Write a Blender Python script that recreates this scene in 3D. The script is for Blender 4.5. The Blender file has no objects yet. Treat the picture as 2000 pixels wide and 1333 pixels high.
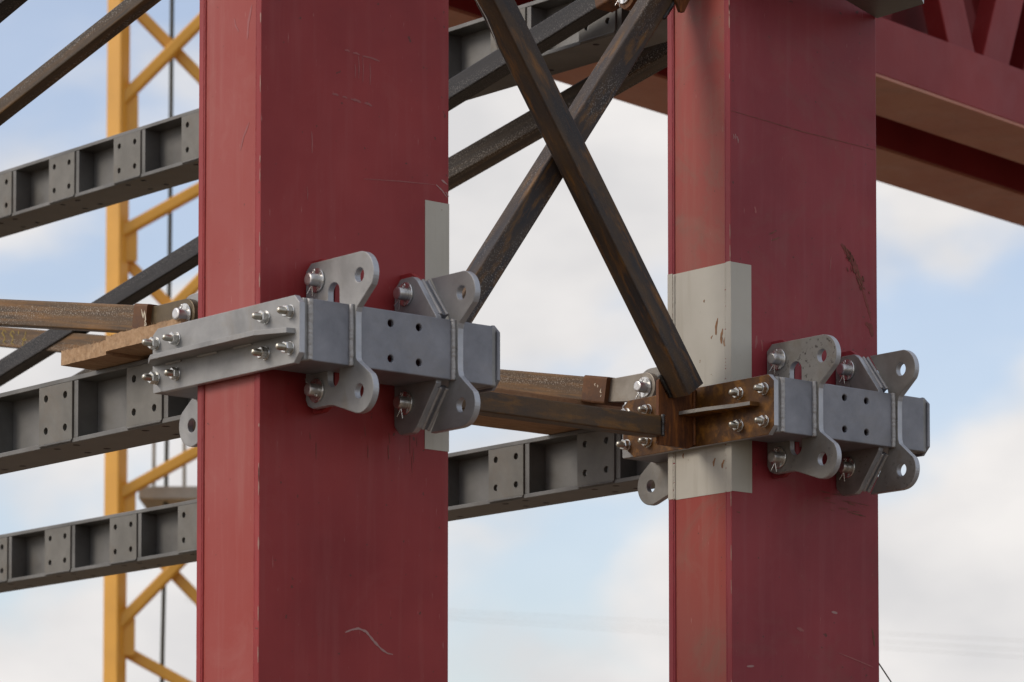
import bpy, bmesh, math, random
from math import sin, cos, pi, radians, sqrt, atan2, hypot
from mathutils import Vector, Matrix

random.seed(7)
S = bpy.context.scene
COL = S.collection

# ------------------------------------------------------------------ camera
cam_d = bpy.data.cameras.new("camera")
cam = bpy.data.objects.new("camera", cam_d)
COL.objects.link(cam)
cam.location = (-5.852, -8.026, 1.70)
cam.rotation_euler = (radians(90 + 3.459), 0, radians(-40))
cam_d.sensor_width = 36.0
cam_d.lens = 7280 / 2000 * 36.0
cam_d.shift_y = (1535 - 666.5) / 2000
cam_d.clip_start = 0.1
cam_d.clip_end = 20000
cam_d.dof.use_dof = True
cam_d.dof.focus_distance = 11.15
cam_d.dof.aperture_fstop = 6.3
cam_d.dof.aperture_blades = 9
S.camera = cam

# ------------------------------------------------------------------ light direction, world, sun
SUN_DIR = Vector((-0.74, 0.36, 0.54)).normalized()
sun_el = math.asin(SUN_DIR.z)
sun_az = atan2(SUN_DIR.x, SUN_DIR.y)

world = bpy.data.worlds.new("World")
S.world = world
world.use_nodes = True
wt = world.node_tree
for n in list(wt.nodes):
    wt.nodes.remove(n)
wn, wl = wt.nodes.new, wt.links.new
w_out = wn('ShaderNodeOutputWorld')
w_bg = wn('ShaderNodeBackground')
w_bg.inputs['Strength'].default_value = 0.10
sky = wn('ShaderNodeTexSky')
sky.sky_type = 'NISHITA'
sky.sun_disc = False
sky.sun_elevation = sun_el
sky.sun_rotation = sun_az
sky.altitude = 100
sky.air_density = 1.0
sky.dust_density = 1.6
sky.ozone_density = 1.2
w_tc = wn('ShaderNodeTexCoord')
w_map = wn('ShaderNodeMapping')
w_map.inputs['Rotation'].default_value = (0, 0, radians(-50))
w_map.inputs['Location'].default_value = (0.52084, 1.54344, 6.17987)
w_map.inputs['Scale'].default_value = (1.0, 1.0, 1.9)
wl(w_tc.outputs['Generated'], w_map.inputs['Vector'])
w_n1 = wn('ShaderNodeTexNoise')
w_n1.inputs['Scale'].default_value = 10.04
w_n1.inputs['Detail'].default_value = 5.0
w_n1.inputs['Roughness'].default_value = 0.42
w_n1.inputs['Distortion'].default_value = 0.35
wl(w_map.outputs['Vector'], w_n1.inputs['Vector'])
w_r1 = wn('ShaderNodeValToRGB')
w_r1.color_ramp.interpolation = 'EASE'
w_r1.color_ramp.elements[0].position = 0.40
w_r1.color_ramp.elements[0].color = (0.22, 0.22, 0.22, 1)
w_r1.color_ramp.elements[1].position = 0.58
w_sep = wn('ShaderNodeSeparateXYZ')
wl(w_tc.outputs['Generated'], w_sep.inputs['Vector'])
w_low = wn('ShaderNodeMapRange')              # more cloud banks low over the horizon
w_low.inputs['From Min'].default_value = 0.06
w_low.inputs['From Max'].default_value = 0.30
w_low.inputs['To Min'].default_value = 0.105
w_low.inputs['To Max'].default_value = -0.02
wl(w_sep.outputs['Z'], w_low.inputs['Value'])
w_add = wn('ShaderNodeMath'); w_add.operation = 'ADD'
wl(w_n1.outputs['Fac'], w_add.inputs[0])
wl(w_low.outputs[0], w_add.inputs[1])
wl(w_add.outputs[0], w_r1.inputs['Fac'])
w_n2 = wn('ShaderNodeTexNoise')
w_n2.inputs['Scale'].default_value = 15.0
w_n2.inputs['Detail'].default_value = 4.0
wl(w_map.outputs['Vector'], w_n2.inputs['Vector'])
w_r2 = wn('ShaderNodeValToRGB')
w_r2.color_ramp.elements[0].position = 0.35
w_r2.color_ramp.elements[0].color = (7.2, 7.1, 7.15, 1)
w_r2.color_ramp.elements[1].position = 0.68
w_r2.color_ramp.elements[1].color = (9.0, 8.7, 8.5, 1)
wl(w_n2.outputs['Fac'], w_r2.inputs['Fac'])
w_gain = wn('ShaderNodeMix'); w_gain.data_type = 'RGBA'; w_gain.blend_type = 'MULTIPLY'
w_gain.inputs[0].default_value = 1.0
wl(sky.outputs['Color'], w_gain.inputs[6])
w_gain.inputs[7].default_value = (1.98, 1.84, 1.86, 1)
w_mix = wn('ShaderNodeMix'); w_mix.data_type = 'RGBA'
wl(w_r1.outputs['Color'], w_mix.inputs[0])
wl(w_gain.outputs[2], w_mix.inputs[6])
wl(w_r2.outputs['Color'], w_mix.inputs[7])
wl(w_mix.outputs[2], w_bg.inputs['Color'])
wl(w_bg.outputs['Background'], w_out.inputs['Surface'])

sun_d = bpy.data.lights.new("sun", 'SUN')
sun_d.energy = 1.6
sun_d.angle = radians(24)
sun_d.color = (1.0, 0.93, 0.84)
sun = bpy.data.objects.new("sun", sun_d)
COL.objects.link(sun)
sun.rotation_euler = SUN_DIR.to_track_quat('Z', 'Y').to_euler()
sun.location = SUN_DIR * 60

S.render.engine = 'CYCLES'
S.view_settings.view_transform = 'Standard'
S.view_settings.look = 'None'
S.view_settings.gamma = 1.0
S.view_settings.exposure = 0.0
S.view_settings.use_curve_mapping = False

# ------------------------------------------------------------------ materials
def new_mat(name):
    m = bpy.data.materials.new(name)
    m.use_nodes = True
    nt = m.node_tree
    for n in list(nt.nodes):
        nt.nodes.remove(n)
    out = nt.nodes.new('ShaderNodeOutputMaterial')
    b = nt.nodes.new('ShaderNodeBsdfPrincipled')
    nt.links.new(b.outputs[0], out.inputs['Surface'])
    return m, nt, b

def coords(nt, scale=(1, 1, 1), rot=(0, 0, 0), loc=(0, 0, 0)):
    tc = nt.nodes.new('ShaderNodeTexCoord')
    mp = nt.nodes.new('ShaderNodeMapping')
    mp.inputs['Scale'].default_value = scale
    mp.inputs['Rotation'].default_value = rot
    mp.inputs['Location'].default_value = loc
    nt.links.new(tc.outputs['Object'], mp.inputs['Vector'])
    return mp.outputs['Vector']

def noise(nt, vec, scale, detail=5, rough=0.55, dist=0.0):
    n = nt.nodes.new('ShaderNodeTexNoise')
    n.inputs['Scale'].default_value = scale
    n.inputs['Detail'].default_value = detail
    n.inputs['Roughness'].default_value = rough
    n.inputs['Distortion'].default_value = dist
    nt.links.new(vec, n.inputs['Vector'])
    return n.outputs['Fac']

def ramp(nt, fac, stops, interp='LINEAR'):
    r = nt.nodes.new('ShaderNodeValToRGB')
    cr = r.color_ramp
    cr.interpolation = interp
    while len(cr.elements) < len(stops):
        cr.elements.new(0.5)
    for e, (p, c) in zip(cr.elements, stops):
        e.position = p
        e.color = (c[0], c[1], c[2], 1) if not isinstance(c, (int, float)) else (c, c, c, 1)
    nt.links.new(fac, r.inputs['Fac'])
    return r.outputs['Color']

def mix(nt, fac, a, b, mode='MIX'):
    m = nt.nodes.new('ShaderNodeMix')
    m.data_type = 'RGBA'
    m.blend_type = mode
    for sock, v in ((m.inputs[0], fac), (m.inputs[6], a), (m.inputs[7], b)):
        if isinstance(v, (int, float)):
            sock.default_value = v
        elif isinstance(v, tuple):
            sock.default_value = (v[0], v[1], v[2], 1)
        else:
            nt.links.new(v, sock)
    return m.outputs[2]

def bump(nt, b, fac, strength=0.2, dist=0.002):
    bp = nt.nodes.new('ShaderNodeBump')
    bp.inputs['Strength'].default_value = strength
    bp.inputs['Distance'].default_value = dist
    nt.links.new(fac, bp.inputs['Height'])
    nt.links.new(bp.outputs['Normal'], b.inputs['Normal'])

def rough_from(nt, b, fac, lo, hi):
    mr = nt.nodes.new('ShaderNodeMapRange')
    mr.inputs['To Min'].default_value = lo
    mr.inputs['To Max'].default_value = hi
    nt.links.new(fac, mr.inputs['Value'])
    nt.links.new(mr.outputs[0], b.inputs['Roughness'])

def red_paint(name, a, c, dust, dust_amt, seed, grime=0.0):
    m, nt, b = new_mat(name)
    v = coords(nt, loc=(seed, seed * .7, seed * 1.3))
    vs = coords(nt, scale=(9, 9, 0.55), loc=(seed, 2, 1))
    big = noise(nt, v, 2.2, 4)
    col = mix(nt, ramp(nt, big, [(0.35, 0.0), (0.65, 1.0)]), a, c)
    streak = noise(nt, vs, 3.0, 6, 0.6)
    col = mix(nt, ramp(nt, streak, [(0.50, 0.0), (0.80, dust_amt)]), col, dust)
    patch = noise(nt, v, 5.0, 6, 0.65, 0.6)
    col = mix(nt, ramp(nt, patch, [(0.55, 0.0), (0.75, dust_amt * 0.8)]), col, dust)
    # fine scuffs: thin bright scratches and dark specks
    vx = coords(nt, scale=(30, 30, 3.2), rot=(0.3, 0.5, 0.2), loc=(seed * 2, 0, 3))
    scr = noise(nt, vx, 6.0, 3, 0.5)
    col = mix(nt, ramp(nt, scr, [(0.72, 0.0), (0.78, 0.35)]), col, (0.52, 0.34, 0.30))
    spk = noise(nt, v, 55.0, 2, 0.5)
    col = mix(nt, ramp(nt, spk, [(0.735, 0.0), (0.76, 0.75)]), col, (0.07, 0.035, 0.025))
    if grime:
        g = noise(nt, v, 3.1, 7, 0.7, 1.2)
        col = mix(nt, ramp(nt, g, [(0.52, 0.0), (0.70, grime)]), col, (0.17, 0.12, 0.085))
    nt.links.new(col, b.inputs['Base Color'])
    rough_from(nt, b, patch, 0.28, 0.66)
    fine = noise(nt, v, 160.0, 3, 0.6)
    bump(nt, b, mix(nt, 0.5, fine, streak), 0.10, 0.002)
    b.inputs['Specular IOR Level'].default_value = 0.25
    return m

M = {}
M['red'] = red_paint('red_paint_near', (0.230, 0.022, 0.024), (0.305, 0.036, 0.036), (0.36, 0.14, 0.13), 0.18, 3.1)
M['red2'] = red_paint('red_paint_weathered', (0.215, 0.024, 0.033), (0.285, 0.038, 0.046), (0.33, 0.14, 0.145), 0.20, 8.4, 0.20)  # slightly bluer red puts some sky reflection into the base colour
M['red_side'] = red_paint('red_paint_chalky', (0.300, 0.048, 0.038), (0.325, 0.074, 0.064), (0.39, 0.19, 0.165), 0.32, 4.7)
M['red2_side'] = red_paint('red_paint_chalky_grimy', (0.300, 0.050, 0.038), (0.30, 0.072, 0.056), (0.30, 0.16, 0.12), 0.40, 10.2, 0.60)
M['red_clean'] = red_paint('red_paint_girder', (0.24, 0.024, 0.025), (0.295, 0.034, 0.034), (0.34, 0.12, 0.11), 0.10, 15.3)

def white_paint():
    m, nt, b = new_mat('white_marker_paint')
    v = coords(nt)
    col = mix(nt, ramp(nt, noise(nt, v, 3.0, 5), [(0.35, 0.0), (0.7, 1.0)]), (0.485, 0.462, 0.395), (0.41, 0.385, 0.320))
    vs = coords(nt, scale=(12, 12, 0.8))
    col = mix(nt, ramp(nt, noise(nt, vs, 2.5, 6), [(0.55, 0.0), (0.8, 0.5)]), col, (0.30, 0.26, 0.19))
    spk = noise(nt, v, 38.0, 3, 0.6)
    col = mix(nt, ramp(nt, spk, [(0.71, 0.0), (0.74, 0.8)]), col, (0.20, 0.12, 0.06))
    nt.links.new(col, b.inputs['Base Color'])
    b.inputs['Roughness'].default_value = 0.5
    bump(nt, b, noise(nt, v, 90, 3), 0.1, 0.002)
    return m
M['white'] = white_paint()
_b = [n for n in M['red_clean'].node_tree.nodes if n.type == 'BSDF_PRINCIPLED'][0]
_b.inputs['Specular IOR Level'].default_value = 0.2
M['underside_bounce'] = red_paint('red_paint_underside_bounce', (0.46, 0.165, 0.105), (0.51, 0.215, 0.140), (0.50, 0.30, 0.20), 0.40, 21.0, 0.2)  # brown stands in for warm ground light reflected on the girder's underside

def steel(name, a, c, metal, r0, r1, stain=(0.30, 0.24, 0.17), stain_amt=0.35, scale=7.0, speck=0.0, bmp=0.12):
    m, nt, b = new_mat(name)
    v = coords(nt, loc=(len(name), 1.7, 0.3))
    n1 = noise(nt, v, scale, 6, 0.6, 0.3)
    col = mix(nt, ramp(nt, n1, [(0.33, 0.0), (0.68, 1.0)]), a, c)
    n2 = noise(nt, v, scale * 0.6, 7, 0.72, 0.9)
    col = mix(nt, ramp(nt, n2, [(0.54, 0.0), (0.74, stain_amt)]), col, stain)
    if speck:
        sp = noise(nt, v, 75, 3, 0.6)
        gate = ramp(nt, noise(nt, v, 5.5, 4), [(0.48, 0.0), (0.62, 1.0)])
        sf = mix(nt, 1.0, ramp(nt, sp, [(0.58, 0.0), (0.66, speck)]), gate, 'MULTIPLY')
        col = mix(nt, sf, col, (0.055, 0.045, 0.035))
    nt.links.new(col, b.inputs['Base Color'])
    b.inputs['Metallic'].default_value = metal
    rough_from(nt, b, n1, r0, r1)
    bump(nt, b, noise(nt, v, 130, 4, 0.6), bmp, 0.0015)
    return m

M['plate'] = steel('blasted_steel', (0.205, 0.206, 0.203), (0.330, 0.331, 0.324), 0.35, 0.46, 0.62, (0.215, 0.180, 0.130), 0.60)
M['plate_dirty'] = steel('blasted_steel_specked', (0.195, 0.186, 0.168), (0.305, 0.294, 0.265), 0.35, 0.46, 0.65, (0.18, 0.138, 0.088), 0.70, 8.0, 0.9)
M['channel'] = steel('channel_steel', (0.165, 0.172, 0.194), (0.265, 0.273, 0.300), 0.30, 0.40, 0.58, (0.21, 0.19, 0.17), 0.45, 9.0, 0.0, 0.22)
M['beam'] = steel('beam_steel', (0.110, 0.109, 0.102), (0.190, 0.187, 0.176), 0.35, 0.40, 0.60, (0.13, 0.11, 0.085), 0.45, 5.0)
M['beam_plate'] = steel('beam_face_plate', (0.125, 0.120, 0.103), (0.185, 0.178, 0.158), 0.30, 0.48, 0.65, (0.15, 0.11, 0.07), 0.45, 9.0)
M['cut_edge'] = steel('cut_plate_edge', (0.36, 0.375, 0.40), (0.46, 0.475, 0.50), 0.45, 0.34, 0.5, (0.36, 0.33, 0.29), 0.3, 20.0)
M['weld'] = steel('weld_bead_grey', (0.34, 0.335, 0.325), (0.42, 0.41, 0.395), 0.35, 0.40, 0.6, (0.28, 0.24, 0.2), 0.3, 30.0, 0, 0.4)
M['weld_dark'] = steel('weld_bead_dark', (0.025, 0.024, 0.025), (0.08, 0.075, 0.07), 0.7, 0.22, 0.4, (0.05, 0.03, 0.02), 0.3, 60.0, 0, 0.4)
M['zinc'] = steel('zinc_plated', (0.62, 0.62, 0.60), (0.75, 0.74, 0.70), 0.95, 0.20, 0.34, (0.5, 0.48, 0.42), 0.3, 40.0, 0, 0.05)
M['zinc_tip'] = steel('bolt_thread', (0.42, 0.40, 0.34), (0.55, 0.52, 0.44), 0.9, 0.25, 0.4, (0.4, 0.35, 0.25), 0.3, 40.0, 0, 0.1)
M['pin'] = steel('pin_steel', (0.50, 0.49, 0.48), (0.62, 0.61, 0.59), 0.9, 0.26, 0.42, (0.4, 0.36, 0.32), 0.4, 30.0, 0, 0.1)

def rust(name, base, orange, dark, grain=0.0, r0=0.45, r1=0.7, along=(6, 6, 0.5), metal=0.0, omin=0.5, seed=0.0, graincol=(0.33, 0.31, 0.28), spec=0.3):
    m, nt, b = new_mat(name)
    v = coords(nt, loc=(seed, seed, seed))
    vs = coords(nt, scale=along, loc=(seed, 0, seed))
    s1 = noise(nt, vs, 3.0, 6, 0.6, 0.3)
    col = mix(nt, ramp(nt, s1, [(0.36, 0.0), (0.66, 1.0)]), dark, base)
    s2 = noise(nt, vs, 5.5, 6, 0.65)
    col = mix(nt, ramp(nt, s2, [(omin, 0.0), (omin + 0.2, 0.9)]), col, orange)
    n3 = noise(nt, v, 26, 6, 0.7)
    col = mix(nt, ramp(nt, n3, [(0.5, 0.0), (0.72, 0.45)]), col, dark)
    if grain:
        g = noise(nt, v, 210, 2, 0.6)
        gate = ramp(nt, noise(nt, vs, 2.6, 4), [(0.42, 0.0), (0.6, 1.0)])
        gf = mix(nt, 1.0, ramp(nt, g, [(0.56, 0.0), (0.64, grain)]), gate, 'MULTIPLY')
        col = mix(nt, gf, col, graincol)
    nt.links.new(col, b.inputs['Base Color'])
    b.inputs['Metallic'].default_value = 0.0
    b.inputs['Specular IOR Level'].default_value = spec
    rough_from(nt, b, n3, r0, r1)
    bump(nt, b, noise(nt, v, 120, 4, 0.65), 0.3, 0.002)
    return m

M['rust_plate'] = rust('rusty_plate', (0.155, 0.066, 0.012), (0.290, 0.125, 0.018), (0.060, 0.026, 0.010), 0.0, 0.40, 0.60, (4, 4, 4), 0, 0.49, 1.0)
M['rust_gusset'] = rust('rusty_gusset', (0.145, 0.050, 0.015), (0.31, 0.110, 0.024), (0.042, 0.018, 0.012), 0.0, 0.5, 0.75, (11, 11, 1.6), 0, 0.49, 5.0)
M['rust_tube'] = rust('rusty_square_tube', (0.072, 0.042, 0.019), (0.215, 0.092, 0.014), (0.026, 0.024, 0.026), 0.25, 0.40, 0.60, (5.5, 5.5, 1.1), 0, 0.52, 2.0, (0.15, 0.12, 0.09))
M['rust_tube_h'] = rust('rusty_horizontal_tube', (0.100, 0.056, 0.022), (0.215, 0.098, 0.018), (0.036, 0.032, 0.030), 0.2, 0.42, 0.62, (5.5, 5.5, 1.3), 0, 0.50, 12.0, (0.16, 0.12, 0.08))
M['rust_tube2'] = rust('rusty_square_tube_speckled', (0.074, 0.046, 0.023), (0.225, 0.105, 0.016), (0.027, 0.025, 0.028), 0.5, 0.40, 0.60, (5.5, 5.5, 1.1), 0, 0.52, 7.0)
M['mill_dark'] = rust('dark_mill_scale', (0.024, 0.021, 0.019), (0.070, 0.042, 0.018), (0.010, 0.009, 0.009), 0.35, 0.36, 0.52, (10, 10, 0.5), 0, 0.60, 3.0)
M['mill_grain'] = rust('grainy_mill_scale', (0.085, 0.060, 0.036), (0.130, 0.078, 0.030), (0.036, 0.029, 0.022), 0.95, 0.38, 0.55, (10, 10, 0.5), 0, 0.52, 4.0, (0.36, 0.33, 0.28))
M['rust_brace'] = rust('rusty_brace', (0.140, 0.080, 0.032), (0.220, 0.105, 0.026), (0.055, 0.037, 0.022), 0.8, 0.42, 0.62, (10, 10, 0.5), 0, 0.48, 6.0, (0.42, 0.37, 0.30))
M['rust_brace_dull'] = rust('rusty_brace_dull', (0.105, 0.066, 0.032), (0.165, 0.090, 0.030), (0.050, 0.040, 0.028), 0.7, 0.42, 0.60, (10, 10, 0.5), 0, 0.50, 14.0, (0.34, 0.31, 0.27))
M['rust_sleeve'] = rust('rusty_sleeve', (0.165, 0.070, 0.022), (0.225, 0.100, 0.035), (0.090, 0.042, 0.020), 0.0, 0.5, 0.7, (3, 3, 3), 0, 0.5, 9.0)
M['ground_eye'] = steel('ground_eye_steel', (0.22, 0.19, 0.15), (0.33, 0.30, 0.25), 0.45, 0.32, 0.5, (0.20, 0.12, 0.05), 0.6, 16.0)
M['brown_eye'] = steel('brown_eye_steel', (0.085, 0.060, 0.030), (0.13, 0.095, 0.050), 0.40, 0.34, 0.5, (0.20, 0.15, 0.08), 0.6, 16.0)

def wood():
    m, nt, b = new_mat('sawn_timber')
    v = coords(nt, scale=(1.2, 9, 9))
    n1 = noise(nt, v, 6, 6, 0.6, 0.5)
    col = mix(nt, ramp(nt, n1, [(0.3, 0.0), (0.7, 1.0)]), (0.30, 0.175, 0.085), (0.46, 0.305, 0.175))
    w = coords(nt)
    n2 = noise(nt, w, 60, 5, 0.7)
    col = mix(nt, ramp(nt, n2, [(0.52, 0.0), (0.75, 0.6)]), col, (0.12, 0.065, 0.035))
    n4 = noise(nt, w, 9, 4, 0.6)
    col = mix(nt, ramp(nt, n4, [(0.55, 0.0), (0.72, 0.6)]), col, (0.17, 0.11, 0.065))
    nt.links.new(col, b.inputs['Base Color'])
    b.inputs['Roughness'].default_value = 0.85
    bump(nt, b, n2, 0.5, 0.004)
    return m
M['wood'] = wood()

def flat(name, col, rough=0.5, metal=0.0, var=0.15, scale=6.0):
    m, nt, b = new_mat(name)
    v = coords(nt)
    c = mix(nt, ramp(nt, noise(nt, v, scale, 5), [(0.3, 0.0), (0.7, 1.0)]), tuple(x * (1 - var) for x in col), tuple(min(1, x * (1 + var)) for x in col))
    nt.links.new(c, b.inputs['Base Color'])
    b.inputs['Roughness'].default_value = rough
    b.inputs['Metallic'].default_value = metal
    return m
M['yellow'] = flat('crane_yellow', (0.74, 0.370, 0.046), 0.42, 0, 0.10, 2.0)
M['grating'] = flat('platform_grey', (0.42, 0.41, 0.36), 0.7)
M['cable'] = flat('dark_cable', (0.035, 0.035, 0.02), 0.6)
M['rod'] = flat('galvanised_rod', (0.45, 0.43, 0.38), 0.6)
M['ground'] = flat('compacted_ground', (0.155, 0.116, 0.077), 0.95, 0, 0.30, 0.35)
M['scuff'] = flat('paint_scuff', (0.34, 0.19, 0.175), 0.6)
M['chip'] = flat('bare_edge_chip', (0.30, 0.15, 0.12), 0.6)
M['scuff_faint'] = flat('faint_paint_scuff', (0.285, 0.070, 0.066), 0.55)
M['mud'] = flat('dried_mud', (0.150, 0.060, 0.038), 0.9, 0, 0.35, 40)
M['mud_faint'] = flat('thin_dried_mud', (0.185, 0.042, 0.034), 0.8, 0, 0.25, 40)
M['chalk_yellow'] = flat('yellow_marker', (0.27, 0.19, 0.03), 0.7)
M['chalk_white'] = flat('white_marker', (0.55, 0.48, 0.36), 0.7)
M['rust_stain'] = flat('rust_stain', (0.26, 0.13, 0.06), 0.8, 0, 0.3, 50)

# ------------------------------------------------------------------ geometry helpers
def link(name, me, mat, parent=None, loc=(0, 0, 0)):
    if mat is not None and not me.materials:
        me.materials.append(M[mat] if isinstance(mat, str) else mat)
    o = bpy.data.objects.new(name, me)
    COL.objects.link(o)
    o.location = loc
    if parent is not None:
        o.parent = parent
    return o

def empty(name, loc, label, cat, group=None):
    o = bpy.data.objects.new(name, None)
    COL.objects.link(o)
    o.location = loc
    o.empty_display_size = 0.1
    return tag(o, label, cat, group)

def tag(o, label, cat, group=None):
    o['label'] = label
    o['category'] = cat
    if group:
        o['group'] = group
    return o

def bm_mesh(bm, name, smooth=False):
    me = bpy.data.meshes.new(name)
    bmesh.ops.recalc_face_normals(bm, faces=bm.faces)
    bm.to_mesh(me)
    bm.free()
    if smooth:
        for p in me.polygons:
            p.use_smooth = True
    return me

def add_box(bm, xr, yr, zr, bev=0.0, seg=2):
    g = bmesh.ops.create_cube(bm, size=1.0)
    vs = g['verts']
    for v in vs:
        v.co = Vector((xr[0] + (v.co.x + .5) * (xr[1] - xr[0]), yr[0] + (v.co.y + .5) * (yr[1] - yr[0]), zr[0] + (v.co.z + .5) * (zr[1] - zr[0])))
    if bev:
        es = list({e for v in vs for e in v.link_edges})
        bmesh.ops.bevel(bm, geom=es, offset=bev, segments=seg, affect='EDGES', profile=0.5)

def box(name, xr, yr, zr, mat, parent=None, bev=0.0015):
    bm = bmesh.new()
    add_box(bm, xr, yr, zr, bev)
    return link(name, bm_mesh(bm, name), mat, parent)

def arc(cx, cy, r, a0, a1, n=10):
    return [(cx + r * cos(radians(a0 + (a1 - a0) * i / n)), cy + r * sin(radians(a0 + (a1 - a0) * i / n))) for i in range(n + 1)]

def circle(cx, cy, r, n=28):
    return [(cx + r * cos(2 * pi * i / n), cy + r * sin(2 * pi * i / n)) for i in range(n)]

def fillet(pts, n=7):
    """pts: (x, y, r) polygon with rounded corners"""
    out = []
    L = len(pts)
    for i in range(L):
        p = Vector(pts[i][:2]); r = pts[i][2] if len(pts[i]) > 2 else 0
        if r <= 0:
            out.append((p.x, p.y)); continue
        a = Vector(pts[i - 1][:2]) - p; b = Vector(pts[(i + 1) % L][:2]) - p
        la, lb = a.length, b.length
        a.normalize(); b.normalize()
        ang = a.angle(b)
        t = min(r / math.tan(ang / 2), la * .48, lb * .48)
        r2 = t * math.tan(ang / 2)
        c = p + (a + b).normalized() * (r2 / sin(ang / 2))
        s, e = p + a * t, p + b * t
        a0 = atan2(s.y - c.y, s.x - c.x); a1 = atan2(e.y - c.y, e.x - c.x)
        d = (a1 - a0 + pi) % (2 * pi) - pi
        for k in range(n + 1):
            q = a0 + d * k / n
            out.append((c.x + r2 * cos(q), c.y + r2 * sin(q)))
    return out

AX = {'x': Matrix(((0, 0, 1, 0), (1, 0, 0, 0), (0, 1, 0, 0), (0, 0, 0, 1))),      # outline (y, z), thickness along x
      'y': Matrix(((1, 0, 0, 0), (0, 0, -1, 0), (0, 1, 0, 0), (0, 0, 0, 1))),     # outline (x, z), thickness along y
      'z': Matrix.Identity(4)}

def plate_mesh(outline, holes, t0, t1, axis, bev=0.0015):
    cu = bpy.data.curves.new('tmp', 'CURVE')
    cu.dimensions = '2D'
    cu.fill_mode = 'BOTH'
    th = abs(t1 - t0)
    bev = min(bev, th * .3)
    cu.extrude = th / 2 - bev
    cu.bevel_depth = bev
    cu.bevel_resolution = 1
    cu.offset = -bev
    for loop in [outline] + list(holes):
        sp = cu.splines.new('POLY')
        sp.points.add(len(loop) - 1)
        for p, c in zip(sp.points, loop):
            p.co = (c[0], c[1], 0, 1)
        sp.use_cyclic_u = True
    ob = bpy.data.objects.new('tmp', cu)
    COL.objects.link(ob)
    dg = bpy.context.evaluated_depsgraph_get()
    me = bpy.data.meshes.new_from_object(ob.evaluated_get(dg))
    bpy.data.objects.remove(ob)
    bpy.data.curves.remove(cu)
    me.materials.clear()
    mid = (t0 + t1) / 2
    off = {'x': (mid, 0, 0), 'y': (0, mid, 0), 'z': (0, 0, mid)}[axis]
    me.transform(Matrix.Translation(off) @ AX[axis])
    bm = bmesh.new(); bm.from_mesh(me)
    bmesh.ops.remove_doubles(bm, verts=bm.verts, dist=1e-5)
    bmesh.ops.recalc_face_normals(bm, faces=bm.faces)
    bm.to_mesh(me); bm.free()
    for p in me.polygons:
        p.use_smooth = False
    return me

def plate(name, outline, holes, t0, t1, axis, mat, parent=None, bev=0.0015, edge=None):
    me = plate_mesh(outline, holes, t0, t1, axis, bev)
    o = link(name, me, mat, parent)
    if edge:
        me.materials.append(M[edge])
        k = 'xyz'.index(axis)
        for p in me.polygons:
            if abs(p.normal[k]) < .5:
                p.material_index = 1
    return o

def add_lathe(bm, prof, n=24, mtx=None, hexed=False):
    """prof: (r, h) along +Z"""
    rings = []
    for r, h in prof:
        if r < 1e-6:
            rings.append([bm.verts.new((0, 0, h))])
        else:
            rings.append([bm.verts.new((r * cos(2 * pi * i / n), r * sin(2 * pi * i / n), h)) for i in range(n)])
    for a, b in zip(rings, rings[1:]):
        for i in range(n):
            j = (i + 1) % n
            if len(a) == 1 and len(b) > 1:
                bm.faces.new((a[0], b[i], b[j]))
            elif len(b) == 1 and len(a) > 1:
                bm.faces.new((a[i], a[j], b[0]))
            elif len(a) > 1:
                bm.faces.new((a[i], a[j], b[j], b[i]))
    if mtx is not None:
        for ring in rings:
            for v in ring:
                v.co = mtx @ v.co

def dir_matrix(p, d, up=(0, 0, 1)):
    z = Vector(d).normalized()
    x = Vector(up).cross(z)
    if x.length < 1e-5:
        x = Vector((0, 1, 0)).cross(z)
    x.normalize()
    y = z.cross(x)
    m = Matrix.Identity(4)
    for i in range(3):
        m[i][0], m[i][1], m[i][2], m[i][3] = x[i], y[i], z[i], p[i]
    return m

def sweep(name, prof, p0, p1, mat, parent=None, up=(0, 0, 1), smooth=False, cap=True):
    """extrude a closed 2D profile from p0 to p1; object's own Z runs along the member"""
    p0, p1 = Vector(p0), Vector(p1)
    L = (p1 - p0).length
    bm = bmesh.new()
    n = len(prof)
    a = [bm.verts.new((x, y, 0)) for x, y in prof]
    b = [bm.verts.new((x, y, L)) for x, y in prof]
    for i in range(n):
        j = (i + 1) % n
        bm.faces.new((a[i], a[j], b[j], b[i]))
    if cap:
        bm.faces.new(a); bm.faces.new(b)
    o = link(name, bm_mesh(bm, name, smooth), mat, parent)
    o.matrix_local = dir_matrix(p0, p1 - p0, up)
    return o

def sq(w, h=None, r=0.008):
    h = h or w
    return fillet([(-w / 2, -h / 2, r), (w / 2, -h / 2, r), (w / 2, h / 2, r), (-w / 2, h / 2, r)], 4)

def rod(name, pts, r, mat, parent=None, n=8):
    """smooth tube through points"""
    bm = bmesh.new()
    pts = [Vector(p) for p in pts]
    rings = []
    d0 = (pts[-1] - pts[0]).normalized()
    up = (1, 0, 0) if abs(d0.z) > .8 else (0, 0, 1)
    for i, p in enumerate(pts):
        d = (pts[min(i + 1, len(pts) - 1)] - pts[max(i - 1, 0)])
        m = dir_matrix(p, d, up)
        rr = r[i] if isinstance(r, (list, tuple)) else r
        rings.append([bm.verts.new(m @ Vector((rr * cos(2 * pi * k / n), rr * sin(2 * pi * k / n), 0))) for k in range(n)])
    for a, b in zip(rings, rings[1:]):
        for k in range(n):
            bm.faces.new((a[k], a[(k + 1) % n], b[(k + 1) % n], b[k]))
    bm.faces.new(rings[0]); bm.faces.new(rings[-1])
    return link(name, bm_mesh(bm, name, True), mat, parent)

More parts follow.
